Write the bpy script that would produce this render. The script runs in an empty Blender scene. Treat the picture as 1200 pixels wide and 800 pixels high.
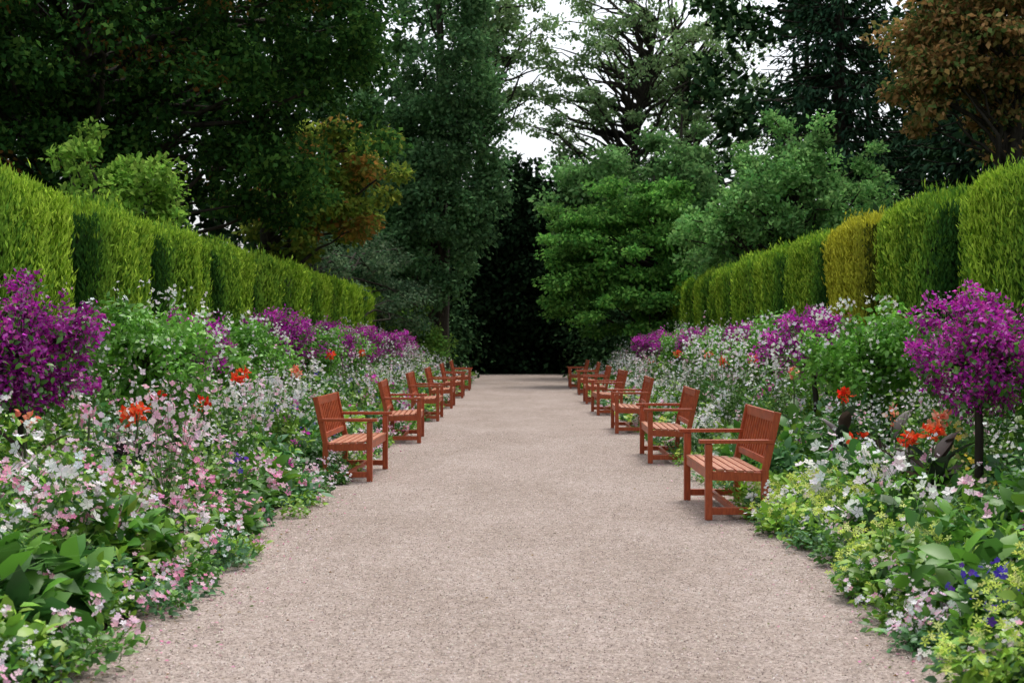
import bpy, bmesh, math
import numpy as np
from mathutils import Matrix, Vector
R = np.random.default_rng(7)
sc = bpy.context.scene
sc.view_settings.view_transform='Standard'; sc.view_settings.look='None'; sc.view_settings.exposure=0

# ---------------------------------------------------------------- materials
def newmat(name):
    m=bpy.data.materials.new(name); m.use_nodes=True
    nt=m.node_tree; nt.nodes.clear()
    o=nt.nodes.new('ShaderNodeOutputMaterial')
    return m,nt,o
def foliage_mat(name, trans=0.3, gloss=0.0, rough=.4):
    m,nt,o=newmat(name)
    a=nt.nodes.new('ShaderNodeAttribute'); a.attribute_name='Col'
    p=nt.nodes.new('ShaderNodeBsdfDiffuse'); nt.links.new(a.outputs['Color'],p.inputs['Color']); out=p.outputs[0]
    if trans>0:
        t=nt.nodes.new('ShaderNodeBsdfTranslucent')
        mx=nt.nodes.new('ShaderNodeMixShader'); mx.inputs[0].default_value=trans
        nt.links.new(a.outputs['Color'],t.inputs['Color'])
        nt.links.new(out,mx.inputs[1]); nt.links.new(t.outputs[0],mx.inputs[2]); out=mx.outputs[0]
    if gloss>0:
        g=nt.nodes.new('ShaderNodeBsdfGlossy'); g.inputs['Roughness'].default_value=rough; g.inputs['Color'].default_value=(1,1,1,1)
        mx=nt.nodes.new('ShaderNodeMixShader'); mx.inputs[0].default_value=gloss
        nt.links.new(out,mx.inputs[1]); nt.links.new(g.outputs[0],mx.inputs[2]); out=mx.outputs[0]
    nt.links.new(out,o.inputs[0])
    return m
def noise_mat(name, c1, c2, scale, rough=0.9, bump=0.3, stretch=(1,1,1), spec=0.2, big=None, lo=.3, hi=.7, detail=5):
    m,nt,o=newmat(name); N=nt.nodes; L=nt.links
    tc=N.new('ShaderNodeTexCoord'); mp=N.new('ShaderNodeMapping'); mp.inputs['Scale'].default_value=stretch
    L.new(tc.outputs['Object'],mp.inputs[0])
    n=N.new('ShaderNodeTexNoise'); n.inputs['Scale'].default_value=scale; n.inputs['Detail'].default_value=detail; n.inputs['Roughness'].default_value=0.7
    L.new(mp.outputs[0],n.inputs[0])
    r=N.new('ShaderNodeValToRGB'); r.color_ramp.elements[0].position=lo; r.color_ramp.elements[1].position=hi
    r.color_ramp.elements[0].color=(*c1,1); r.color_ramp.elements[1].color=(*c2,1)
    L.new(n.outputs[0],r.inputs[0])
    p=N.new('ShaderNodeBsdfPrincipled'); p.inputs['Roughness'].default_value=rough; p.inputs['Specular IOR Level'].default_value=spec
    col=r.outputs[0]
    for bg_ in (big or []):
        mp2=N.new('ShaderNodeMapping'); mp2.inputs['Scale'].default_value=bg_[2]; L.new(tc.outputs['Object'],mp2.inputs[0])
        n2=N.new('ShaderNodeTexNoise'); n2.inputs['Scale'].default_value=bg_[0]; n2.inputs['Detail'].default_value=5; n2.inputs['Roughness'].default_value=.65
        L.new(mp2.outputs[0],n2.inputs[0])
        r2=N.new('ShaderNodeValToRGB'); r2.color_ramp.elements[0].position=0.38; r2.color_ramp.elements[1].position=0.62
        v=bg_[1]; r2.color_ramp.elements[0].color=(v,v*.98,v*0.95,1); r2.color_ramp.elements[1].color=(1,1,1,1)
        L.new(n2.outputs[0],r2.inputs[0])
        mu=N.new('ShaderNodeMixRGB'); mu.blend_type='MULTIPLY'; mu.inputs[0].default_value=1
        L.new(col,mu.inputs[1]); L.new(r2.outputs[0],mu.inputs[2]); col=mu.outputs[0]
    L.new(col,p.inputs['Base Color'])
    if bump:
        b=N.new('ShaderNodeBump'); b.inputs['Strength'].default_value=bump; b.inputs['Distance'].default_value=0.01
        L.new(n.outputs[0],b.inputs['Height']); L.new(b.outputs[0],p.inputs['Normal'])
    L.new(p.outputs[0],o.inputs[0])
    return m
M_leaf=foliage_mat('leaf',0.3,.035,.42)
M_petal=foliage_mat('petal',0.3)
M_tree=foliage_mat('tree_leaf',0.3)
M_dull=foliage_mat('dull_leaf',0)
M_bark=noise_mat('bark',(0.02,0.015,0.012),(0.07,0.06,0.045),6,0.95,0.8,stretch=(1,1,0.25),detail=3)
M_stone=foliage_mat('pebble',0)
M_soil=noise_mat('soil',(0.012,0.009,0.006),(0.04,0.03,0.02),12,1,0.6,detail=3)
M_ground=noise_mat('ground_grass',(0.012,0.022,0.008),(0.03,0.05,0.015),3,1,0.5,detail=3)
M_gravel=noise_mat('gravel',(0.21,0.168,0.148),(0.53,0.445,0.40),62,0.95,0.5,lo=.38,hi=.62,big=[(0.9,0.82,(1,.45,1)),(9,.84,(1,1,1))])
M_wood=noise_mat('stained_wood',(0.27,0.042,0.013),(0.50,0.105,0.032),9,0.4,0.15,stretch=(6,0.6,1),spec=0.42)
M_slat=noise_mat('weathered_wood',(0.33,0.115,0.055),(0.56,0.26,0.15),9,0.48,0.15,stretch=(6,0.6,1),spec=0.4)
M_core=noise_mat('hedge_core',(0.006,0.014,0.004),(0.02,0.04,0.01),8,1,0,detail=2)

# ---------------------------------------------------------------- mesh accumulator
def nz(a): return a/np.maximum(np.linalg.norm(a,axis=-1,keepdims=True),1e-9)
class MB:
    def __init__(s): s.V=[];s.L=[];s.T=[];s.C=[];s.M=[];s.n=0
    def add(s,tpl,P,D,N,S,col,mi=0,tipmul=None):
        T,F=tpl; k=len(T); n=len(P)
        if n==0: return
        S=np.asarray(S,float)
        if S.ndim==0: S=np.full((n,3),float(S))
        elif S.ndim==1: S=np.repeat(S[:,None],3,1)
        D=nz(D); X=nz(np.cross(D,N)); Z=np.cross(X,D)
        W=P[:,None]+(T[None,:,0]*S[:,0:1])[...,None]*X[:,None]+(T[None,:,1]*S[:,1:2])[...,None]*D[:,None]+(T[None,:,2]*S[:,2:3])[...,None]*Z[:,None]
        flat=np.concatenate([np.array(f) for f in F]); tot=np.array([len(f) for f in F])
        s.V.append(W.reshape(-1,3)); s.L.append((flat[None]+(s.n+np.arange(n)*k)[:,None]).ravel())
        s.T.append(np.tile(tot,n)); s.M.append(np.full(len(F)*n,mi))
        c=np.repeat(col[:,None],k,1)
        if tipmul is not None: c=c*(1+(tipmul-1)*T[None,:,1:2])
        s.C.append(c.reshape(-1,3)); s.n+=n*k
    def tube(s,pts,rad,sides=5,col=(0.05,0.04,0.03),mi=0):
        pts=np.asarray(pts,float); m=len(pts); rad=np.broadcast_to(rad,(m,))
        t=nz(np.gradient(pts,axis=0)); ref=np.array([1.0,0.1,0.05]) if abs(t[0][2])>0.7 else np.array([0,0,1.0])
        a=nz(np.cross(t,ref)); b=np.cross(t,a)
        th=np.arange(sides)*2*np.pi/sides
        W=pts[:,None]+rad[:,None,None]*(np.cos(th)[None,:,None]*a[:,None]+np.sin(th)[None,:,None]*b[:,None])
        i=np.arange(m-1)[:,None]*sides; j=np.arange(sides)[None]; j2=(j+1)%sides
        q=np.stack([i+j,i+j2,i+sides+j2,i+sides+j],-1).reshape(-1,4)+s.n
        s.V.append(W.reshape(-1,3)); s.L.append(q.ravel()); s.T.append(np.full(len(q),4)); s.M.append(np.full(len(q),mi))
        s.C.append(np.tile(np.array(col,float),(m*sides,1))); s.n+=m*sides
    def build(s,name,mats,parent=None):
        me=bpy.data.meshes.new(name)
        V=np.concatenate(s.V).astype(np.float32); L=np.concatenate(s.L).astype(np.int32); T=np.concatenate(s.T).astype(np.int32)
        C=np.concatenate(s.C); M=np.concatenate(s.M).astype(np.int32)
        me.vertices.add(len(V)); me.vertices.foreach_set('co',V.ravel())
        me.loops.add(len(L)); me.loops.foreach_set('vertex_index',L)
        me.polygons.add(len(T)); st=np.concatenate([[0],np.cumsum(T)[:-1]]).astype(np.int32)
        me.polygons.foreach_set('loop_start',st); me.polygons.foreach_set('loop_total',T)
        me.polygons.foreach_set('material_index',M)
        me.update(calc_edges=True)
        ca=me.color_attributes.new('Col','FLOAT_COLOR','POINT')
        C4=np.concatenate([np.clip(C,0,0.95),np.ones((len(C),1))],1).astype(np.float32)
        ca.data.foreach_set('color',C4.ravel())
        for m in mats: me.materials.append(m)
        ob=bpy.data.objects.new(name,me); sc.collection.objects.link(ob)
        if parent: ob.parent=parent
        return ob

# templates: x width, y length, z normal
RH=(np.array([[0,0,0],[.32,.45,.06],[0,1,-.05],[-.32,.45,.06]]),[(0,1,2,3)])
LEAF=(np.array([[0,0,0],[0,.35,.03],[0,.7,0],[0,1,-.12],[.26,.3,.08],[.22,.66,.04],[-.26,.3,.08],[-.22,.66,.04]]),
      [(0,4,1),(1,4,5,2),(2,5,3),(0,1,6),(1,2,7,6),(2,3,7)])
SPR=(np.array([[0,0,0],[.5,.5,.1],[0,1,0],[-.5,.5,.1]]),[(0,1,2,3)])
def flower(np_=5,w=.4,cup=.2):
    v=[[0,0,0]];f=[]
    for i in range(np_):
        a=2*math.pi*i/np_
        for (l,s_) in ((.62,w),(1,0),(.62,-w)):
            x=math.cos(a)*l-math.sin(a)*s_; y=math.sin(a)*l+math.cos(a)*s_
            v.append([x,y,cup*l])
        b=1+3*i; f.append((0,b,b+1,b+2))
    return (np.array(v),f)
FL5=flower(5,.36,.25); FL4=flower(4,.5,.2); STAR=flower(5,.2,.15)
def canna_leaf():
    v=[];f=[];n=7
    for i in range(n):
        t=i/(n-1); w=.17*math.sin(math.pi*min(1,t*0.93+.07))**0.8 if i<n-1 else 0.005
        z=-.35*t*t
        v+= [[-w,t,z+.05*(1 if 0<i<n-1 else 0)],[0,t,z],[w,t,z+.05*(1 if 0<i<n-1 else 0)]]
    for i in range(n-1):
        a=3*i; f+=[(a,a+1,a+4,a+3),(a+1,a+2,a+5,a+4)]
    return (np.array(v),f)
CAN=canna_leaf()
GR=(np.array([[-.009,0,0],[.009,0,0],[.009,.5,-.08],[-.009,.5,-.08],[.006,.8,-.25],[-.006,.8,-.25],[0,1,-.5]]),[(0,1,2,3),(3,2,4,5),(5,4,6)])

def rdir(n): return nz(R.normal(size=(n,3)))
def pick(pal,n,j=0.22):
    pal=np.array(pal); c=pal[R.integers(0,len(pal),n)]
    return c*(1+R.uniform(-j,j,(n,1)))*(1+R.uniform(-.08,.08,(n,3)))

def leafcloud(mb,C,Rd,nper,size,pal,flat=.7,tpl=RH,up=.6,mi=0,cvar=.25,droop=.2,shell=.5,j=.22):
    m=len(C); n=m*nper
    idx=np.repeat(np.arange(m),nper)
    d=rdir(n); r=R.uniform(0,1,n)**shell
    r=r*(1+.25*R.normal(size=n)*(R.uniform(size=n)<.25))
    off=d*(r*Rd[idx])[:,None]; off[:,2]*=flat
    P=C[idx]+off
    N=nz(d*.6+np.array([0,0,up])+R.normal(size=(n,3))*.45)
    D=nz(d*.5+R.normal(size=(n,3))*.7+np.array([0,0,-droop]))
    S=size*R.uniform(.6,1.3,n)
    cm=(1+R.uniform(-cvar,cvar,m))[idx]
    mb.add(tpl,P,D,N,S,pick(pal,n,j)*cm[:,None],mi)

def curve(p0,p1,n=6,sag=.0,jit=.0):
    t=np.linspace(0,1,n)[:,None]; p0=np.array(p0,float);p1=np.array(p1,float)
    p=p0*(1-t)+p1*t; p[:,2]+=sag*np.sin(np.pi*t[:,0]); 
    if jit: p[1:-1]+=R.normal(size=(n-2,3))*jit
    return p

def tree(name,base,h,tr,ells,ncl,nper,size,pal,cr=(.5,1.0),flat=.6,nbr=50,mat=None,inner=.4,tpl=RH,up=.6,lean=(0,0),droop=.2,front=.0,shell=.5,cvar=.3,barr=.03,accent=None):
    mb=MB()
    bx,by=base
    th=np.linspace(0,1,9)
    tp=np.stack([bx+lean[0]*th+R.normal(size=9)*.04*h*.1,by+lean[1]*th,th*h*.9],1); tp[0]=[bx,by,-.1]
    mb.tube(tp,tr*(1.25-th*1.1),8,mi=1)
    w=np.array([e[3]*e[4]*e[5] for e in ells])**.8; w/=w.sum()
    k=R.choice(len(ells),ncl,p=w); E=np.array(ells)[k]
    d=rdir(ncl)
    if front:
        flip=(d[:,1]>0)&(R.uniform(size=ncl)<front); d[flip,1]*=-1
    r=inner+(1-inner)*R.uniform(size=ncl)**.6
    C=E[:,:3]+d*E[:,3:6]*r[:,None]*(1+.16*R.normal(size=(ncl,1)))
    Rd=R.uniform(cr[0],cr[1],ncl)
    C[:,2]=np.maximum(C[:,2],Rd*.4)
    if accent:
        a=R.uniform(size=ncl)<accent[1]
        leafcloud(mb,C[a],Rd[a],nper,size,accent[0],flat,tpl,up,0,cvar,droop,shell)
        leafcloud(mb,C[~a],Rd[~a],nper,size,pal,flat,tpl,up,0,cvar,droop,shell)
    else: leafcloud(mb,C,Rd,nper,size,pal,flat,tpl,up,0,cvar,droop,shell)
    for i in R.choice(ncl,min(nbr,ncl),replace=False):
        z0=np.clip(C[i,2]-R.uniform(.5,.35*h*.5+.6),h*.08,h*.85); t=z0/(h*.9)
        p0=[np.interp(t,th,tp[:,0]),np.interp(t,th,tp[:,1]),z0]
        L=np.linalg.norm(C[i]-np.array(p0)); r0=min(tr*.5,barr*L*.5+.02)
        c=curve(p0,C[i],7,sag=.06*L,jit=.03*L)
        mb.tube(c,np.linspace(r0,.012,7),4,mi=1)
    return mb.build(name,[mat or M_tree,M_bark])

def conifer(name,base,h,r,n_lev,pal,size=.3):
    mb=MB(); bx,by=base
    mb.tube([[bx,by,0],[bx,by,h*.5],[bx,by,h]],[.35,.2,.03],8,mi=1)
    P=[];Dd=[]
    for z in np.linspace(1.5,h-.3,n_lev):
        f=1-z/h; nb=int(7+6*f)
        for a in R.uniform(0,2*np.pi,nb):
            L=r*(f**.75)*R.uniform(.7,1.15)+.25
            t=np.linspace(0.12,1,10)
            dx,dy=math.cos(a),math.sin(a)
            br=np.stack([bx+dx*L*t,by+dy*L*t,z-.35*L*t+.25*L*t*t],1)
            mb.tube(br[::3],np.linspace(.05,.015,len(br[::3])),4,mi=1)
            ns=int(16*L)+8
            tt=R.uniform(.15,1,ns)
            p=np.stack([np.interp(tt,t,br[:,i]) for i in range(3)],1)
            side=R.normal(size=(ns,1))*.22*L**.5*(1-.5*tt[:,None])
            p+=side*np.array([-dy,dx,0]); p[:,2]-=abs(R.normal(size=ns))*.18
            P.append(p); Dd.append(np.tile([dx*.6,dy*.6,-.5],(ns,1))+side*np.array([-dy,dx,0])*1.2)
    P=np.concatenate(P);Dd=np.concatenate(Dd); n=len(P)
    Dd=Dd+R.normal(size=(n,3))*.35
    S=np.stack([size*.34*R.uniform(.7,1.4,n),size*R.uniform(.7,1.6,n),np.full(n,size)],1)
    mb.add(SPR,P,Dd,np.array([0,0,1.])+R.normal(size=(n,3))*.4,S,pick(pal,n,.3))
    return mb.build(name,[M_dull,M_bark])

# ---------------------------------------------------------------- ground
def sheet(name,x0,x1,y0,y1,z,mat,nx=1,ny=1,edge=0):
    me=bpy.data.meshes.new(name); bm=bmesh.new()
    g=[[bm.verts.new((x0+(x1-x0)*i/nx+(R.normal()*edge if i in(0,nx) else 0),y0+(y1-y0)*j/ny,z)) for j in range(ny+1)] for i in range(nx+1)]
    for i in range(nx):
        for j in range(ny): bm.faces.new((g[i][j],g[i+1][j],g[i+1][j+1],g[i][j+1]))
    bm.to_mesh(me); bm.free(); me.materials.append(mat)
    ob=bpy.data.objects.new(name,me); sc.collection.objects.link(ob); return ob
sheet('ground',-400,400,-200,700,0,M_ground)
sheet('soil_border',-5.9,5.9,-3,60,.004,M_soil)
sheet('gravel_path',-2.15,2.15,-3,62,.008,M_gravel,1,260,.035)

mb=MB(); n=75000
y=4.5+18*R.uniform(size=n)**1.3; x=R.uniform(-2.12,2.12,n)
P=np.stack([x,y,np.full(n,.009)],1)
OCT=(np.array([[.5,0,0],[0,.5,0],[-.5,0,0],[0,-.5,0],[0,0,.5]]),[(0,1,4),(1,2,4),(2,3,4),(3,0,4)])
D=R.normal(size=(n,3)); D[:,2]=0
mb.add(OCT,P,D,np.tile([0,0,1.],(n,1)),R.uniform(.004,.011,n),pick([(.5,.42,.37),(.33,.26,.22),(.16,.12,.11),(.62,.55,.5),(.26,.2,.175)],n,.18))
mb.build('loose_gravel',[M_stone])
mb=MB(); n=4200
sd=R.choice([-1,1],n,p=[.6,.4]); y=5+28*R.uniform(size=n)**1.6; x=sd*(2.12-abs(R.normal(size=n))*.3)
P=np.stack([x,y,R.uniform(.012,.02,n)],1)
D=R.normal(size=(n,3)); D[:,2]*=.1
mb.add(RH,P,D,np.array([0,0,1.])+R.normal(size=(n,3))*.25,R.uniform(.012,.03,n),pick([(.7,.35,.45),(.75,.6,.62),(.6,.2,.35),(.25,.17,.07),(.12,.16,.05)],n))
n=700; P=np.stack([R.uniform(-2.1,2.1,n),R.uniform(5.5,50,n),R.uniform(.012,.02,n)],1); D=R.normal(size=(n,3)); D[:,2]*=.1
mb.add(RH,P,D,np.array([0,0,1.])+R.normal(size=(n,3))*.25,R.uniform(.010,.028,n),pick([(.25,.17,.07),(.12,.13,.05),(.3,.2,.12)],n))
mb.build('fallen_petals',[M_petal])

# ---------------------------------------------------------------- hedges
YEL=np.array([.37,.53,.055]); GRN=np.array([.13,.28,.035]); DRK=np.array([.024,.075,.018]); GOLD=np.array([.62,.50,.05])
def hedge(name,side,y0,nb,top,tones):
    mb=MB(); pitch=3.35; gap=1.25; Xf=5.0; Xg=5.8; dep=1.6
    core=[]
    for b in range(nb):
        ya=y0+b*pitch; yb=ya+pitch
        topb=top+R.uniform(-.05,.05)
        core.append((Xf+.24,Xf+dep,ya+gap+.18,yb-.18,topb-.24))
        core.append((Xg+.12,Xf+dep,ya-.1,ya+gap+.1,topb-.6))
        near=ya; k=1.0 if near<24 else (.6 if near<34 else .4); ss=1.0 if near<24 else (1.3 if near<34 else 1.65)
        dens=2400*k; tone=tones[b%len(tones)]; bl=pitch-gap
        segs=[('front',bl*top,1.35),('nearside',.8*top,.7),('top',bl*dep,.45),('gap',gap*top,.3),('gaptop',gap*(Xf+dep-Xg),.4)]
        for kind,area,mul in segs:
            n=int(area*dens*mul)
            u=R.uniform(size=n); v=R.uniform(size=n)
            z=v*topb; e=np.minimum(u,1-u)*bl
            if kind=='front':
                yy=ya+gap+u*bl; xx=Xf+.34*np.exp(-e/.15)
                yn=np.where(u<.1,-.8,np.where(u>.9,.8,0.)); out=np.stack([np.full(n,-1.),yn,np.zeros(n)],1)
                z=topb*R.uniform(size=n)**.85
                z=z*(1-.06*np.exp(-e/.25))
            elif kind=='nearside':
                yy=np.full(n,ya+gap)+.04; xx=Xf+.2+u*.6; out=np.tile([-.2,-1.,0],(n,1)); z=v*(topb-.12)
            elif kind=='gap':
                yy=ya+u*gap; xx=np.full(n,Xg); out=np.tile([-1.,0,0],(n,1)); z=v*(topb-.45)
            elif kind=='gaptop':
                yy=ya+u*gap; xx=Xg+v*(Xf+dep-Xg); z=np.full(n,topb-.42); out=np.tile([-.2,0,1.],(n,1))
            else:
                yy=ya+gap+u*bl; xx=Xf+.08+v*dep
                z=np.full(n,topb)-.28*np.exp(-e/.16)-.12*np.exp(-v*12)+.05*np.sin(u*np.pi); out=np.tile([-.2,0,1.],(n,1))
            bump=.05*np.sin(yy*3.1+z*1.3)+.045*np.sin(yy*7.7-z*.9+1)+.035*np.sin(z*4+yy*2)+.02*np.sin(yy*19+z*3)
            rc=R.normal(size=n)*.04
            if kind in('top','gaptop'): z=z+bump*.6+rc+abs(R.normal(size=n))*.08*(R.uniform(size=n)<.2)
            else:
                xx=xx+bump*.7+rc-.04; xx=xx+.16*np.clip((z-topb+.3)/.3,0,1)**2
            if kind in('nearside',): yy=yy+R.normal(size=n)*.05
            P=np.stack([side*xx,yy,z],1)
            out[:,0]*=side
            D=np.array([0,0,1.])+out*.12+R.normal(size=(n,3))*.30
            N=out+R.normal(size=(n,3))*.5+np.array([0,0,.3])
            S=np.stack([.023*ss*R.uniform(.6,1.5,n),.075*ss*R.uniform(.6,1.7,n),np.full(n,.07)],1)
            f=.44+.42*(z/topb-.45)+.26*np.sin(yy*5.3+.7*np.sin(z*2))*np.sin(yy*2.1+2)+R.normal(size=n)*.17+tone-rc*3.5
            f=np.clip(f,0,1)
            if kind in('gap','nearside','gaptop'): f*=.08  # shade of recesses and near-facing sides painted into the spray colour
            if kind=='front': f*=1-.7*np.exp(-(u*bl)/.16)  # painted shade carries on round the near corner
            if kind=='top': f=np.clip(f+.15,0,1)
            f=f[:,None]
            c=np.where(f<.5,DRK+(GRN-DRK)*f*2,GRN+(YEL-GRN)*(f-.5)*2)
            if tone>.3: c=c*.4+GOLD*.6*(.35+.65*f)*(.3 if kind in('gap','nearside') else 1)  # gold bays also get painted shade in their recess
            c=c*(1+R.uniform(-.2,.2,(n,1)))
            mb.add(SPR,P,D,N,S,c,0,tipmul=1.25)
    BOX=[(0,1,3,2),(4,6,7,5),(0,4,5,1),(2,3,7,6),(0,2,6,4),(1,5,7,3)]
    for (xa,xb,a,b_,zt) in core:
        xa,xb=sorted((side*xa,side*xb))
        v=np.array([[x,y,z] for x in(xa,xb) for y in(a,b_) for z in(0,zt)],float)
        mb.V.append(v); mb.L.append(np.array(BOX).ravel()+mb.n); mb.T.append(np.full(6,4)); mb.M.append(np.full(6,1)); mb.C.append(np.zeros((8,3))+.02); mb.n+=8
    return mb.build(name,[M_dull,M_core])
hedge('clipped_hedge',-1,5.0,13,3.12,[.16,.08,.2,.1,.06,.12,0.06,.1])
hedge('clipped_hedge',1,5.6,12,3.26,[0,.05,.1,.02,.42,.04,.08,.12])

# ---------------------------------------------------------------- benches
def make_bench_mesh():
    bm=bmesh.new()
    def beam(p1,p2,wy,t,mi=0):
        p1=Vector(p1);p2=Vector(p2); d=(p2-p1); L=d.length; d.normalize()
        ref=Vector((0,1,0)) if abs(d.y)<.9 else Vector((0,0,1))
        a=ref.cross(d).normalized(); b=d.cross(a).normalized()
        M=Matrix((a*t,b*wy,d*L)).transposed().to_4x4(); M.translation=(p1+p2)/2
        r=bmesh.ops.create_cube(bm,size=1,matrix=M)
        fs={f for v in r['verts'] for f in v.link_faces}
        for f in fs: f.material_index=mi
        es={e for v in r['verts'] for e in v.link_edges}
        bmesh.ops.bevel(bm,geom=list(es),offset=.005,segments=2,affect='EDGES',profile=.6)
    Lb=1.5
    for y in (.035,Lb-.035):
        beam((.03,y,0),(.03,y,.635),.06,.06)
        beam((.50,y,0),(.50,y,.42),.06,.06)
        beam((.50,y,.40),(.61,y,.90),.055,.055)
        beam((-.05,y,.655),(.575,y,.655),.085,.032)
        beam((.06,y,.37),(.47,y,.36),.045,.075)
        beam((.06,y,.075),(.47,y,.075),.045,.06)
    beam((.035,.065,.375),(.035,Lb-.065,.375),.075,.035)
    beam((.49,.065,.36),(.49,Lb-.065,.36),.07,.035)
    beam((.26,.058,.075),(.26,Lb-.058,.075),.05,.04)
    for i,x in enumerate(np.linspace(.045,.46,6)):
        z=.425-.03*(x/.5); inset=(.01 if .06<x<.4 else .066)
        beam((x,inset,z),(x,Lb-inset,z),.022,.064,1)
    beam((.60,.064,.855),(.60,Lb-.064,.855),.085,.03)
    beam((.521,.064,.485),(.521,Lb-.064,.485),.06,.03)
    for y in np.linspace(.12,Lb-.12,12):
        beam((.527,y,.505),(.594,y,.82),.055,.016)
    me=bpy.data.meshes.new('wooden_bench'); bm.to_mesh(me); bm.free()
    me.materials.append(M_wood); me.materials.append(M_slat); return me
bme=make_bench_mesh()
for d in (11.4,16.7,22.1,27.6,32.6,38.2,43.4):
    ob=bpy.data.objects.new('wooden_bench',bme); sc.collection.objects.link(ob)
    ob.location=(1.54+R.uniform(-.06,.06),d,.009); ob.rotation_euler=(0,0,math.radians(R.uniform(-2.5,2.5)))
for d in (14.5,20.,25.5,30.4,36.,41.5):
    ob=bpy.data.objects.new('wooden_bench',bme); sc.collection.objects.link(ob)
    ob.location=(-1.57+R.uniform(-.06,.06),d+1.5,.009); ob.rotation_euler=(0,0,math.pi+math.radians(R.uniform(-2.5,2.5)))

# ---------------------------------------------------------------- flower beds
G_mid=[(.08,.22,.025),(.12,.29,.035),(.055,.16,.025)]
G_yel=[(.20,.38,.04),(.27,.45,.06),(.14,.29,.03)]
G_blu=[(.06,.18,.05),(.09,.24,.08),(.10,.22,.10)]
G_drk=[(.03,.10,.02),(.045,.13,.025),(.06,.15,.03)]
F_white=[(.85,.85,.85),(.8,.8,.76),(.82,.75,.79)]
F_pink=[(.80,.36,.52),(.82,.56,.66),(.78,.26,.46),(.82,.7,.75)]
F_lpink=[(.82,.6,.69),(.82,.75,.78),(.8,.45,.58)]
F_mag=[(.65,.06,.42),(.72,.15,.52),(.55,.03,.42)]
F_lime=[(.66,.78,.16),(.58,.72,.12),(.72,.80,.28)]
F_red=[(.85,.05,.02),(.88,.12,.04),(.75,.03,.02)]
F_blue=[(.07,.04,.45),(.12,.07,.55),(.14,.05,.4)]
F_yel=[(.8,.6,.08),(.82,.72,.3)]
def mound(mb,X,Y,r,h,green,flow,nl,nf,lsz,fsz,near,z0=.0,tall=.12,tpl=None,ftpl=None):
    c=np.array([X,Y,0.])
    n=nl; d=rdir(n); d[:,2]=abs(d[:,2])*R.choice([1,1,1,-.3],n)
    rr=R.uniform(size=n)**.4
    P=np.stack([d[:,0]*r*rr,d[:,1]*r*rr,z0+(h-z0)*(.35+.6*d[:,2]*rr)],1)+c
    low=R.uniform(size=n)<.25; P[low,2]*=R.uniform(.1,.9,low.sum())
    P[:,2]=np.maximum(P[:,2],.03)
    N=nz(d*.5+[0,0,.7]+R.normal(size=(n,3))*.4); D=nz(d*[1,1,.3]+R.normal(size=(n,3))*.55+[0,0,.05])
    mb.add(tpl or (LEAF if near else RH),P,D,N,lsz*R.uniform(.5,1.4,n),pick(green,n,.25)*R.uniform(.75,1.2),0,tipmul=1.15)
    if flow and nf:
        n=nf; d=rdir(n); d[:,2]=abs(d[:,2])
        ex=1+abs(R.normal(size=n))*.12
        P=np.stack([d[:,0]*r*ex*1.05,d[:,1]*r*ex*1.05,z0+(h-z0)*(.35+.62*d[:,2])+R.uniform(0,tall,n)],1)+c
        P[:,2]=np.maximum(P[:,2],.04)
        k=max(1,n//7); hd=R.integers(0,k,n); P=P[hd]+R.normal(size=(n,3))*fsz*1.2
        N=nz(d*.4+[-.35*np.sign(X),-.35,.6]+R.normal(size=(n,3))*.45); D=np.cross(N,rdir(n))
        mb.add(ftpl or FL5,P,D,N,fsz*R.uniform(.5,1.2,n),pick(flow,n,.12),1)
        if near:
            for i in range(0,min(k,40),2):
                q=P[i]; mb.tube(np.array([[X+(q[0]-X)*.4,Y+(q[1]-Y)*.4,max(.02,q[2]*.4)],[X+(q[0]-X)*.8,Y+(q[1]-Y)*.8,q[2]*.8],q-[0,0,.005]]),.0022,3,col=(.12,.24,.05))
def top(u,side=1,y=20):
    s=np.clip((u-1.7)/.8,0,1); k=(.56 if y<13 else .74) if side>0 else (.84 if y<15 else .80)
    return .22+k*np.clip(u/1.2,0,1)**.9+(.40 if side>0 else .3)*s*s*(3-2*s)
TR=[(3.75,11.3),(3.75,17.4),(-3.75,10.2)]
def capped(X,y,h):
    for (tx,ty) in TR:
        if ty-4.2<y<ty+.3 and abs(X-tx*y/ty)<.34: return min(h,.62 if ty<15 else .85)
    return h
def spray(mb,X,Y,h,pal,n,fs,near,spread=.35):
    if capped(X,Y,5)<5: return
    for i in range(n):
        a=R.uniform(0,2*np.pi); s=R.uniform(.2,1)*spread
        p0=np.array([X,Y,h*.2]); p1=np.array([X+math.cos(a)*s,Y+math.sin(a)*s,h*R.uniform(.7,1.15)])
        pts=curve(p0,p1,5,jit=.012); 
        mb.tube(pts,.0028 if near else .005,3,col=(.15,.27,.07))
        m=8 if near else 5
        P=p1+R.normal(size=(m,3))*[.03,.03,.07]; P[:,2]-=R.uniform(0,.16,m)
        N=rdir(m)+[0,-.4,.5]; mb.add(FL4,P,np.cross(N,rdir(m)),N,fs*R.uniform(.5,1.2,m),pick(pal,m,.1),1)
        if near:
            m=7; t=R.uniform(.2,.8,m)[:,None]; P=p0*(1-t)+p1*t; mb.add(LEAF,P,rdir(m)*[1,1,.4]+[0,0,.3],rdir(m)*.3+[0,0,1],R.uniform(.04,.09,m),pick(G_mid,m))
def blades(mb,X,Y,n,L,pal):
    a=R.uniform(0,2*np.pi,n); t=R.uniform(.1,.8,n)
    D=np.stack([np.cos(a)*t,np.sin(a)*t,np.ones(n)],1)
    N=np.stack([-np.cos(a),-np.sin(a),t],1)
    P=np.stack([X+np.cos(a)*.05,Y+np.sin(a)*.05,np.full(n,.02)],1)
    mb.add(GR,P,D,N,L*R.uniform(.6,1.2,n),pick(pal,n,.2))

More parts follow.
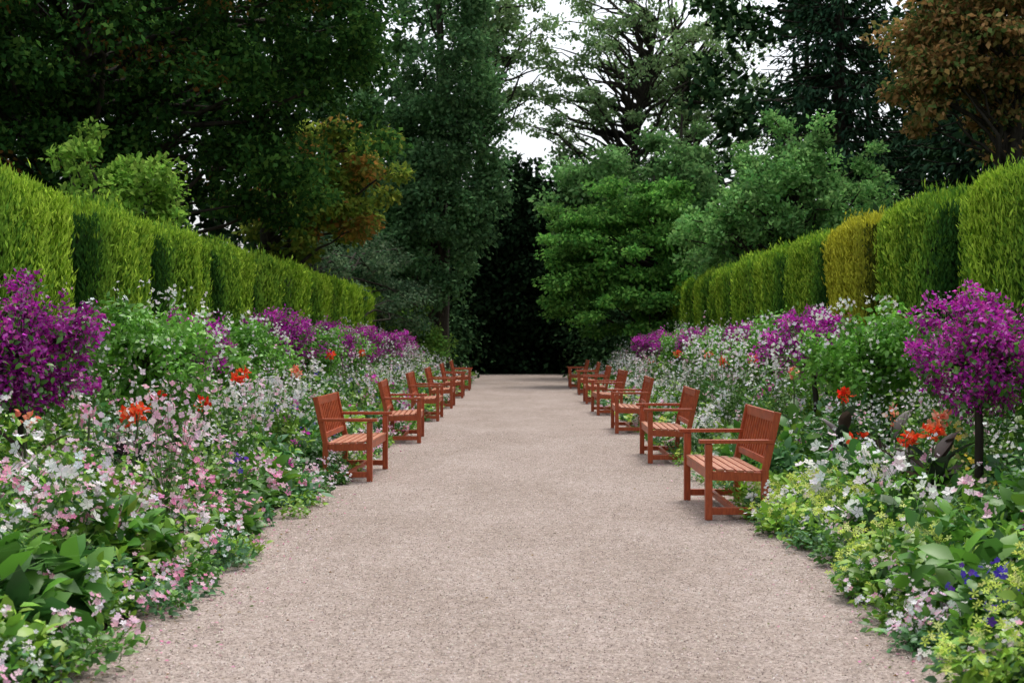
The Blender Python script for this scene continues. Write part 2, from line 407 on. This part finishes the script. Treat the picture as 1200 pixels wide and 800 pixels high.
for side in (-1,1):
    mb=MB()
    for zone,(ya,yb,dens,nl,near) in enumerate([(4.2,13.5,7.5,310,True),(13.5,24,5.5,220,True),(24,40,4,190,False),(40,58,3,130,False)]):
        nM=int((yb-ya)*2.75*dens)
        for i in range(nM):
            u=R.uniform(0,2.75); y=R.uniform(ya,yb); X=side*(2.12+.12+u)
            h=capped(X,y,top(u,side,y)*R.uniform(.6,1.22)); r=R.uniform(.18,.36)+.04*u
            q=R.uniform()
            green=[G_mid,G_mid,G_yel,G_yel,G_blu,G_drk][R.integers(0,6)]
            fl=None; nf=0; fs=R.choice([.015,.022,.03]); ft=FL5; tall=.14
            patch=math.sin(y*1.7+u*1.3+side)*.5+math.sin(y*.77-u*2.1)*.5
            q=np.clip(q-.32*patch,0,1)
            if side<0:
                if u<1.4 and y<12.5:
                    if q<.32: fl,nf=F_pink,72
                    elif q<.50: fl,nf=F_lpink,60
                    elif q<.61: fl,nf=F_white,66
                    elif q<.65: fl,nf=F_yel,25
                else:
                    if q<.20: fl,nf=F_white,75
                    elif q<.32: fl,nf=F_lpink,60
                    elif q<.38: fl,nf=F_mag,38
                    elif q<.41: fl,nf,fs=F_blue,40,.02
            else:
                if y<14:
                    if u<.45:
                        if q<.45: fl,nf,ft,fs=F_lime,90,STAR,.03; green=G_yel
                        elif q<.58: fl,nf=F_white,40
                    else:
                        if q<.18: fl,nf=F_white,58
                        elif q<.28: fl,nf=F_lpink,42
                        elif q<.33: fl,nf=F_mag,28
                        elif q<.36: fl,nf=F_yel,20
                else:
                    if q<.28: fl,nf=F_white,85
                    elif q<.40: fl,nf=F_lpink,60
                    elif q<.46: fl,nf=F_mag,38
                    elif q<.49: fl,nf=F_red,14
            if not near: nf=int(nf*.6); fs*=1.35
            lsz=(R.choice([.045,.07,.10,.15]) if near else R.choice([.09,.12]))
            mound(mb,X,y,r,h,green,fl,int(nl*(1.3 if lsz<.06 else 1)*(1 if lsz<.1 else .55)),nf,lsz,fs,near,tall=tall,ftpl=ft)
    # bulkier leafy shrubs standing in the border
    for i in range(26):
        y=12.2+i*1.55+R.uniform(-.5,.5); u=R.uniform(.9,2.0); X=side*(2.2+u)
        h=capped(X,y,R.uniform(1.0,1.38)); r=R.uniform(.32,.5)
        mound(mb,X,y,r,h,[G_mid,G_yel,G_mid,G_blu][i%4],[None,F_white,F_white,F_lpink][R.integers(0,4)],450 if y<24 else 270,60,.07 if y<24 else .10,.024 if y<24 else .03,y<24)
    for i in range(200):
        y=5+42*R.uniform()**1.2; u=R.uniform(.5,2.7)
        spray(mb,side*(2.2+u),y,top(u,side,y)*R.uniform(1.1,1.4)+.06,F_white if R.uniform()<.7 else F_lpink,5 if y<20 else 7,.017 if y<18 else .028,y<20)
    for i in range(45):
        y=5+25*R.uniform(); u=R.uniform(.0,2.2); blades(mb,side*(2.2+u),y,35,R.uniform(.4,.7)*(.6+.4*u),[(.12,.26,.05),(.18,.36,.08),(.08,.2,.04)])
    if side<0:
        for (x,y,r,h) in ((-2.5,6.5,.26,.42),(-2.45,7.2,.25,.40),(-2.75,6.9,.3,.6)):
            mound(mb,x,y,r,h,G_drk+G_mid,None,85,0,.20,.02,True)
        for (x,y,r,h) in ((-2.9,7.3,.35,.85),(-2.7,8.2,.32,.72),(-3.0,8.7,.34,.9),(-2.55,8.9,.28,.55),(-2.45,9.8,.28,.5),(-2.85,9.9,.3,.8)):
            mound(mb,x,y,r,h,G_mid+G_yel,F_pink if R.uniform()<.6 else F_lpink,300,110,.06,.024,True)
        for (x,y,r,h) in ((-3.5,9.0,.4,1.1),(-3.6,11.6,.45,1.15),(-3.1,13.6,.42,1.1),(-3.2,16.6,.45,1.25)):
            mound(mb,x,y,r,h,G_yel+G_mid,F_white,480,90,.065,.024,True)
        blades(mb,-2.9,6.4,60,.8,[(.12,.28,.07),(.2,.38,.09)]); blades(mb,-3.3,8.2,60,1.0,[(.12,.28,.06)])
        mound(mb,-2.85,8.0,.25,.86,G_mid,F_white,90,60,.08,.04,True)
        mound(mb,-2.35,11.5,.3,.5,G_mid,F_blue,160,12,.08,.026,True)
        for (x,y) in ((-2.5,9.6),(-2.9,11.2),(-3.1,8.9),(-2.6,12.6),(-3.0,14.6),(-2.8,16),(-3.1,17.2)): spray(mb,x,y,1.05,F_lpink if y<13 else F_white,16,.026,True,.4)
    else:
        mound(mb,2.18,6.5,.16,.36,G_mid,F_blue,120,45,.08,.024,True)
        for (x,y,r,h,n) in ((2.15,7.9,.3,.42,170),(2.25,8.4,.28,.45,120),(2.0,5.75,.26,.33,190),(2.05,10.5,.24,.32,130),(2.4,9.6,.28,.45,60),(2.35,6.2,.25,.5,90)):
            mound(mb,x,y,r,h,G_yel,F_lime,260,n,.07,.024,True,ftpl=STAR,tall=.08)
        for (x,y) in ((2.2,7.3),(2.35,6.9),(2.5,8.2)): mound(mb,x,y,.25,.5,G_mid,None,90,0,.16,.02,True)
        mound(mb,2.6,10.9,.28,.72,G_mid,F_white,140,70,.08,.045,True)
        mound(mb,2.45,9.2,.25,.62,G_mid,F_white,120,50,.08,.045,True)
        for (x,y) in ((2.9,14.5),(3.0,16),(2.7,18),(3.1,19.5),(2.9,21.5),(3.2,24)): spray(mb,x,y,1.45,F_white,24,.024,True,.5)
    for i in range(200):
        y=4.5+50*R.uniform()**1.3
        mound(mb,side*(2.08+R.uniform(-.16,.16)),y,R.uniform(.09,.22),R.uniform(.10,.28),[G_mid,G_yel,G_blu][R.integers(0,3)],[None,F_white,F_lpink,F_lime if side>0 else F_pink][R.integers(0,4)],110 if y<20 else 60,26,.05 if y<20 else .09,.018 if y<20 else .028,y<20)
    mb.build('flower_bed',[M_leaf,M_petal])

# bougainvillea standards
BG=[(.52,.03,.44),(.66,.08,.58),(.42,.02,.36),(.75,.2,.68),(.66,.08,.45)]
def boug(X,Y,zc,r,dark=1.,dens=1.):
    mb=MB(); p=curve([X+.03,Y,0],[X,Y,zc-.15],6,jit=.014); mb.tube(p,np.linspace(.042,.03,6),7,mi=2)
    nc=120; d=rdir(nc); rr=R.uniform(size=nc)**.45
    C=np.array([X,Y,zc])+d*r*rr[:,None]*np.array([1.05,1.05,.88])*(1+.16*R.normal(size=(nc,1)))
    for i in range(0,nc,2): mb.tube(curve(p[-1],C[i],4,jit=.02),[.014,.010,.006,.003],4,mi=2)
    pal=np.array(BG)*dark
    leafcloud(mb,C,R.uniform(.06,.16,nc),72,.043,pal,.9,RH,.4,1,.35,.1,.5)
    leafcloud(mb,C-[0,0,.03],R.uniform(.1,.18,nc),14,.06,G_mid,.9,LEAF,.4,0)
    n=18
    for i in range(n):
        q=rdir(1)[0]; q[2]=abs(q[2])*.8+.1; e=np.array([X,Y,zc])+q*r*R.uniform(1.05,1.3); cpts=curve([X,Y,zc],e,5,sag=.05); mb.tube(cpts,.003,3,mi=2)
        m=16; t=R.uniform(.6,1,m)[:,None]; P=np.array([X,Y,zc])*(1-t)+e*t+R.normal(size=(m,3))*.02; mb.add(RH,P,rdir(m),rdir(m),.04*R.uniform(.7,1.2,m),pick(pal,m),1)
    mb.build('bougainvillea_standard',[M_leaf,M_petal,M_bark])
boug(3.75,11.3,1.42,.53); boug(3.7,17.4,1.44,.52,.95); boug(3.8,23.,1.40,.42,.9); boug(3.7,28.5,1.4,.42,.9); boug(3.7,34,1.35,.4); boug(3.7,40,1.35,.4)
boug(3.9,6.0,1.36,.46)
boug(-3.75,10.2,1.42,.53,.66); boug(-3.85,15.8,1.42,.42,.8); boug(-3.75,21.2,1.52,.52,.75); boug(-3.75,26.6,1.46,.46,.9); boug(-3.7,31.5,1.42,.46,.85); boug(-3.7,37,1.36,.42); boug(-3.8,43,1.4,.42)
def vine(X,Y,zc,r,name='white_flowered_bush'):
    mb=MB(); p=curve([X+.03,Y,0],[X,Y,zc-.1],6,jit=.012); mb.tube(p,np.linspace(.035,.022,6),7,mi=2)
    nc=85; d=rdir(nc); rr=R.uniform(size=nc)**.4
    C=np.array([X,Y,zc])+d*r*rr[:,None]*np.array([1.1,1,.8])*(1+.18*R.normal(size=(nc,1)))
    for i in range(0,nc,3): mb.tube(curve(p[-1],C[i],4,jit=.02),[.012,.009,.006,.003],4,mi=2)
    leafcloud(mb,C,R.uniform(.12,.24,nc),72,.07,[(.14,.36,.04),(.21,.46,.07),(.10,.27,.03)],.9,LEAF,.5,0)
    n=220; d=rdir(n); d[:,2]=abs(d[:,2]); N=d+R.normal(size=(n,3))*.3
    hd=R.integers(0,60,n); P=(np.array([X,Y,zc])+d*r*1.15*[1,1,.85])[hd]+R.normal(size=(n,3))*.03
    mb.add(FL5,P,np.cross(N,rdir(n)),N,.024*R.uniform(.6,1.1,n),pick(F_white,n,.08),1)
    mb.build(name,[M_leaf,M_petal,M_bark])
vine(3.7,14.6,1.34,.66); vine(-3.65,13.2,1.30,.76); vine(3.7,20.3,1.35,.55); vine(-3.8,18.5,1.3,.58); vine(3.7,26,1.3,.5); vine(-3.7,24,1.3,.5); vine(-3.8,29,1.3,.5); vine(3.8,31.5,1.3,.5)

def canna(X,Y,h,fz,bronze,fcol,nfl=26,name='canna_lily'):
    mb=MB(); n=8
    z=np.linspace(.15,h*.8,n); a=R.uniform(0,2*np.pi,n)
    D=np.stack([np.cos(a)*.5,np.sin(a)*.5,np.full(n,.8)],1); N=np.stack([-np.cos(a)*.7,-np.sin(a)*.7,np.full(n,.6)],1)
    P=np.stack([X+np.cos(a)*.02,Y+np.sin(a)*.02,z],1)
    pal=[(.05,.03,.035),(.07,.05,.04),(.03,.05,.03)] if bronze else [(.10,.24,.05),(.07,.19,.05)]
    mb.add(CAN,P,D,N,R.uniform(.28,.42,n),pick(pal,n))
    st=curve([X,Y,0],[X,Y,fz],5,jit=.005); mb.tube(st,.009,5,col=(.08,.12,.04))
    m=int(nfl*1.6); d=rdir(m); P=np.array([X,Y,fz])+d*[.075,.075,.07]*R.uniform(.2,1,(m,1))
    mb.add(LEAF,P,d*.7+R.normal(size=(m,3))*.5+[0,0,.2],rdir(m),np.stack([R.uniform(.06,.09,m),R.uniform(.035,.065,m),np.full(m,.1)],1),pick(fcol,m,.2),1)
    mb.build(name,[M_leaf,M_petal])
F_or=[(.88,.10,.03),(.88,.17,.06),(.85,.06,.025),(.88,.26,.12)]; F_sal=[(.88,.32,.2),(.88,.22,.14),(.88,.5,.35)]
for (X,Y,h,fz,b,c,m) in ((-3.0,10.6,.8,.94,1,F_or,36),(-3.15,10.9,.7,.90,1,F_or,20),(-3.1,14.9,.85,1.1,0,F_red,26),(-3.2,15.5,.9,1.15,0,F_or,20),
    (-3.2,22.8,1.,1.28,0,F_or,30),(-3.3,28,1.,1.25,0,F_or,26),(-2.9,17.5,.8,1.1,0,F_sal,26),(-3.4,9.3,.9,.98,1,F_sal,12),(-3.05,9.6,.5,.98,0,F_pink,14),
    (3.15,10.5,.7,.80,1,F_or,34),(3.3,10.8,.7,.88,1,F_sal,26),(3.02,10.7,.6,.74,1,F_or,22),(3.1,13.2,.85,.98,1,F_red,20),(3.3,12.2,.8,.85,1,F_sal,10),(3.1,15.6,.8,1.15,0,F_sal,16),(3.2,19,.9,1.25,0,F_or,24),
    (3.2,23.5,1,1.28,0,F_sal,26),(3.1,21,.9,1.2,0,F_or,26),(3.2,28,1,1.25,0,F_or,26),(-3.3,12.2,.8,1.0,1,F_red,10),(2.9,11.8,.6,.68,0,F_red,6),(-2.9,12.4,.7,.92,0,F_red,10)):
    canna(X,Y,h,fz,b,c,m)

# ---------------------------------------------------------------- trees
D1=[(.032,.092,.02),(.05,.13,.028),(.022,.064,.016),(.08,.17,.033)]
BRN=[(.22,.12,.03),(.13,.12,.03),(.28,.14,.04)]
tree('linden_tree',(-9.2,28.5),13,.42,[(-8.5,28,9.2,4.8,4,5),(-5.0,29,8.6,2.5,2.6,3.6),(-10,28,5.4,3.2,2.8,2.2),(-5.6,29.5,4.9,1.6,2.,1.4),(-12,25,8,3.5,3.,4)],400,270,.14,D1,(.45,1.05),nbr=120,front=.5,cvar=.55,accent=(BRN+D1,.07))
tree('horse_chestnut_tree',(-6.8,36),8,.2,[(-4.6,36,6.0,1.4,1.5,1.7),(-6,36.5,5,1.6,1.6,1.5),(-5,35.5,4.6,1,1,.8)],75,150,.17,[(.17,.25,.04),(.26,.31,.05),(.11,.18,.03)],(.35,.65),nbr=40,accent=([(.38,.19,.05),(.32,.23,.05),(.17,.19,.04)],.28))
tree('beech_tree',(-3.2,53),19,.35,[(-3,52,13,2.2,2.4,5),(-3.5,51.5,6.5,1.9,2.2,4),(-1.9,52,8.5,1.2,1.6,4.2),(-5.5,54,8,2,2,5)],270,210,.19,[(.11,.22,.085),(.155,.30,.115),(.07,.16,.06)],(.45,.95),nbr=60,front=.5,flat=.75,cvar=.5)
tree('holly_tree',(-6.6,40),5,.12,[(-6.2,42,4.3,1.5,1.6,2.2),(-5.4,47,3.2,1.6,2,2.4),(-4.4,50,2.4,1.2,1.5,2.0)],110,140,.13,[(.12,.20,.10),(.18,.26,.14),(.07,.14,.065)],(.4,.7),nbr=30,cvar=.4)
tree('laurel_bush',(-3.9,50),2.5,.1,[(-4.0,50,1.6,1.3,1.4,1.5)],50,130,.14,[(.17,.34,.07),(.25,.42,.08)],(.35,.55),nbr=15)
tree('rhododendron_bush',(-6.9,22),4,.1,[(-6.9,22,3.8,.7,.8,.95),(-6.0,22,3.5,.6,.8,.9),(-7.0,22,4.6,.35,.35,.4),(-6.1,22,4.2,.3,.35,.35)],75,80,.115,[(.22,.40,.06),(.32,.52,.09),(.13,.26,.04)],(.16,.36),nbr=25,tpl=LEAF,droop=-.3)
tree('hornbeam_tree',(4.6,47),8,.2,[(3.9,46.5,4.6,2.4,2.2,2.6),(1.9,46,3.9,1.4,1.6,1.9),(5.8,46,3.4,1.8,1.8,2.2),(4.6,45,2.2,2.2,1.5,1.5)],280,200,.155,[(.13,.31,.06),(.19,.40,.08),(.07,.20,.04)],(.35,.8),nbr=70,flat=.35,front=.5,cvar=.5)
tree('cherry_tree',(7.6,38),8,.18,[(7.2,38,5.0,2.0,2.0,1.8),(9.0,38.5,4.8,1.7,1.8,1.6),(5.6,39,4.4,1.3,1.6,1.3),(7.2,38,6.8,.5,.6,1.2),(8.2,38,6.6,.4,.6,1.2),(9.6,38.5,6.1,.4,.6,1.0),(6.2,38.5,6.0,.4,.6,1.0)],240,120,.14,[(.18,.37,.11),(.26,.47,.15),(.12,.28,.08)],(.22,.55),nbr=130,flat=.75,front=.4,cvar=.45,droop=-.2)
tree('maple_tree',(6.5,56),12,.25,[(5.5,56,8.0,3,2.5,2.6),(3.2,57,7.0,2,2,2.2)],120,150,.22,[(.17,.33,.11),(.22,.40,.14),(.10,.23,.07)],(.4,.9),nbr=60,flat=.6,front=.5,cvar=.45)
conifer('spruce_tree',(11.6,50),22,4.4,42,[(.036,.085,.042),(.055,.115,.056),(.024,.06,.032)])
conifer('spruce_tree',(15.8,46),21,4.2,38,[(.036,.085,.042),(.055,.115,.056),(.024,.06,.032)])
tree('horse_chestnut_tree',(12.6,35),13,.3,[(12,35,9.5,2.4,2.4,3.),(10.6,34.5,8.8,1.2,1.5,1.9)],130,190,.17,[(.34,.20,.07),(.22,.19,.06),(.12,.18,.05),(.45,.27,.11)],(.3,.75),nbr=80,front=.4,cvar=.5)
L2=[(.26,.40,.17),(.33,.47,.21),(.19,.31,.12)]
tree('ash_tree',(4.6,78),25,.26,[(6,78,18,5.5,4,7),(2.6,78,14.5,3.4,3,3.5)],150,85,.25,L2,(.4,1.1),nbr=140,flat=.5,inner=.15,lean=(3.5,0),cvar=.3,barr=.04)
tree('ash_tree',(12,82),26,.26,[(11,82,17,5,4,7)],120,80,.26,L2,(.5,1.2),nbr=110,flat=.5,inner=.2,lean=(-3.5,0),barr=.04)
tree('ash_tree',(-2.5,76),24,.25,[(-1.6,76,18,3.4,3,5)],100,80,.26,L2,(.5,1.1),nbr=80,flat=.5,inner=.2,barr=.04)
mb=MB()
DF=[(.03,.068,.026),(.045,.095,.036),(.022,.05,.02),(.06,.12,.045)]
DK_SHADE=[(.016,.036,.015),(.024,.05,.02),(.010,.024,.010)]  # forest shade behind the path end, put into the leaf colour
def wall(x0,x1,y0,y1,z0,z1,n,size,per=60,pal=DF):
    C=np.stack([R.uniform(x0,x1,n),R.uniform(y0,y1,n),z0+(z1-z0)*R.uniform(size=n)],1)
    leafcloud(mb,C,R.uniform(.8,1.6,n),per,size,pal,.7,RH,.6,0,.4)
wall(-12,14,64,70,0,8.5,380,.32,100,DK_SHADE)
wall(-4,5,63.5,68,0,8.5,190,.28,120,DK_SHADE)
wall(-5,6,70,78,0,8.5,220,.5,90,DK_SHADE)
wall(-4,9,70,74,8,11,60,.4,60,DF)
wall(-12,14,68,80,0,9,220,.5,80,DK_SHADE)
wall(-34,-5,62,76,0,24,520,.5,65)
wall(-20,-8,60,66,10,22,130,.45,70)
wall(9.5,40,62,76,0,24,520,.5,65)
wall(-34,-14,22,62,0,17,480,.45,65)
wall(14.5,34,24,62,0,16,480,.45,65)
wall(-9,-7.0,24,60,0,3.5,140,.3,70)
wall(7.6,14,26,60,0,4,200,.3,70)
wall(-5.5,-2.6,56,63,0,3,60,.2,90); wall(2.6,6,50,63,0,3.2,80,.2,90)
for i in range(60):
    x=R.uniform(-32,36); y=R.uniform(70,80); mb.tube([[x,y,0],[x+R.normal()*.3,y,7],[x+R.normal()*.6,y,8 if -9<x<14 else 18]],[.25,.2,.1],6,mi=1)
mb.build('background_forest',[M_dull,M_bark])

# ---------------------------------------------------------------- world, sun, camera
w=bpy.data.worlds.new('World'); sc.world=w; w.use_nodes=True; nt=w.node_tree
bg=nt.nodes['Background']; sky=nt.nodes.new('ShaderNodeTexSky'); sky.sky_type='NISHITA'; sky.sun_disc=False
EL=math.radians(66); ROT=math.radians(25)
sky.sun_elevation=EL; sky.sun_rotation=ROT; sky.dust_density=4; sky.air_density=1.0; sky.ozone_density=1
hs=nt.nodes.new('ShaderNodeHueSaturation'); hs.inputs['Saturation'].default_value=.35; hs.inputs['Value'].default_value=1.7
nt.links.new(sky.outputs[0],hs.inputs['Color']); nt.links.new(hs.outputs[0],bg.inputs[0]); bg.inputs[1].default_value=.15
sl=bpy.data.lights.new('sun','SUN'); sl.energy=1.5; sl.angle=math.radians(18); sl.color=(1,.95,.88)
so=bpy.data.objects.new('sun',sl); sc.collection.objects.link(so)
dv=Vector((math.sin(ROT)*math.cos(EL),math.cos(ROT)*math.cos(EL),math.sin(EL)))
so.rotation_euler=dv.to_track_quat('Z','Y').to_euler(); so.location=(0,0,30)
cd=bpy.data.cameras.new('camera'); cam=bpy.data.objects.new('camera',cd); sc.collection.objects.link(cam)
cd.lens=48; cd.sensor_width=36; cd.clip_end=2000; cd.clip_start=.05
cam.location=(0,0,1.5); cam.rotation_euler=(math.radians(90),0,math.radians(.43))
cd.dof.use_dof=True; cd.dof.focus_distance=13; cd.dof.aperture_fstop=4.5
sc.camera=cam
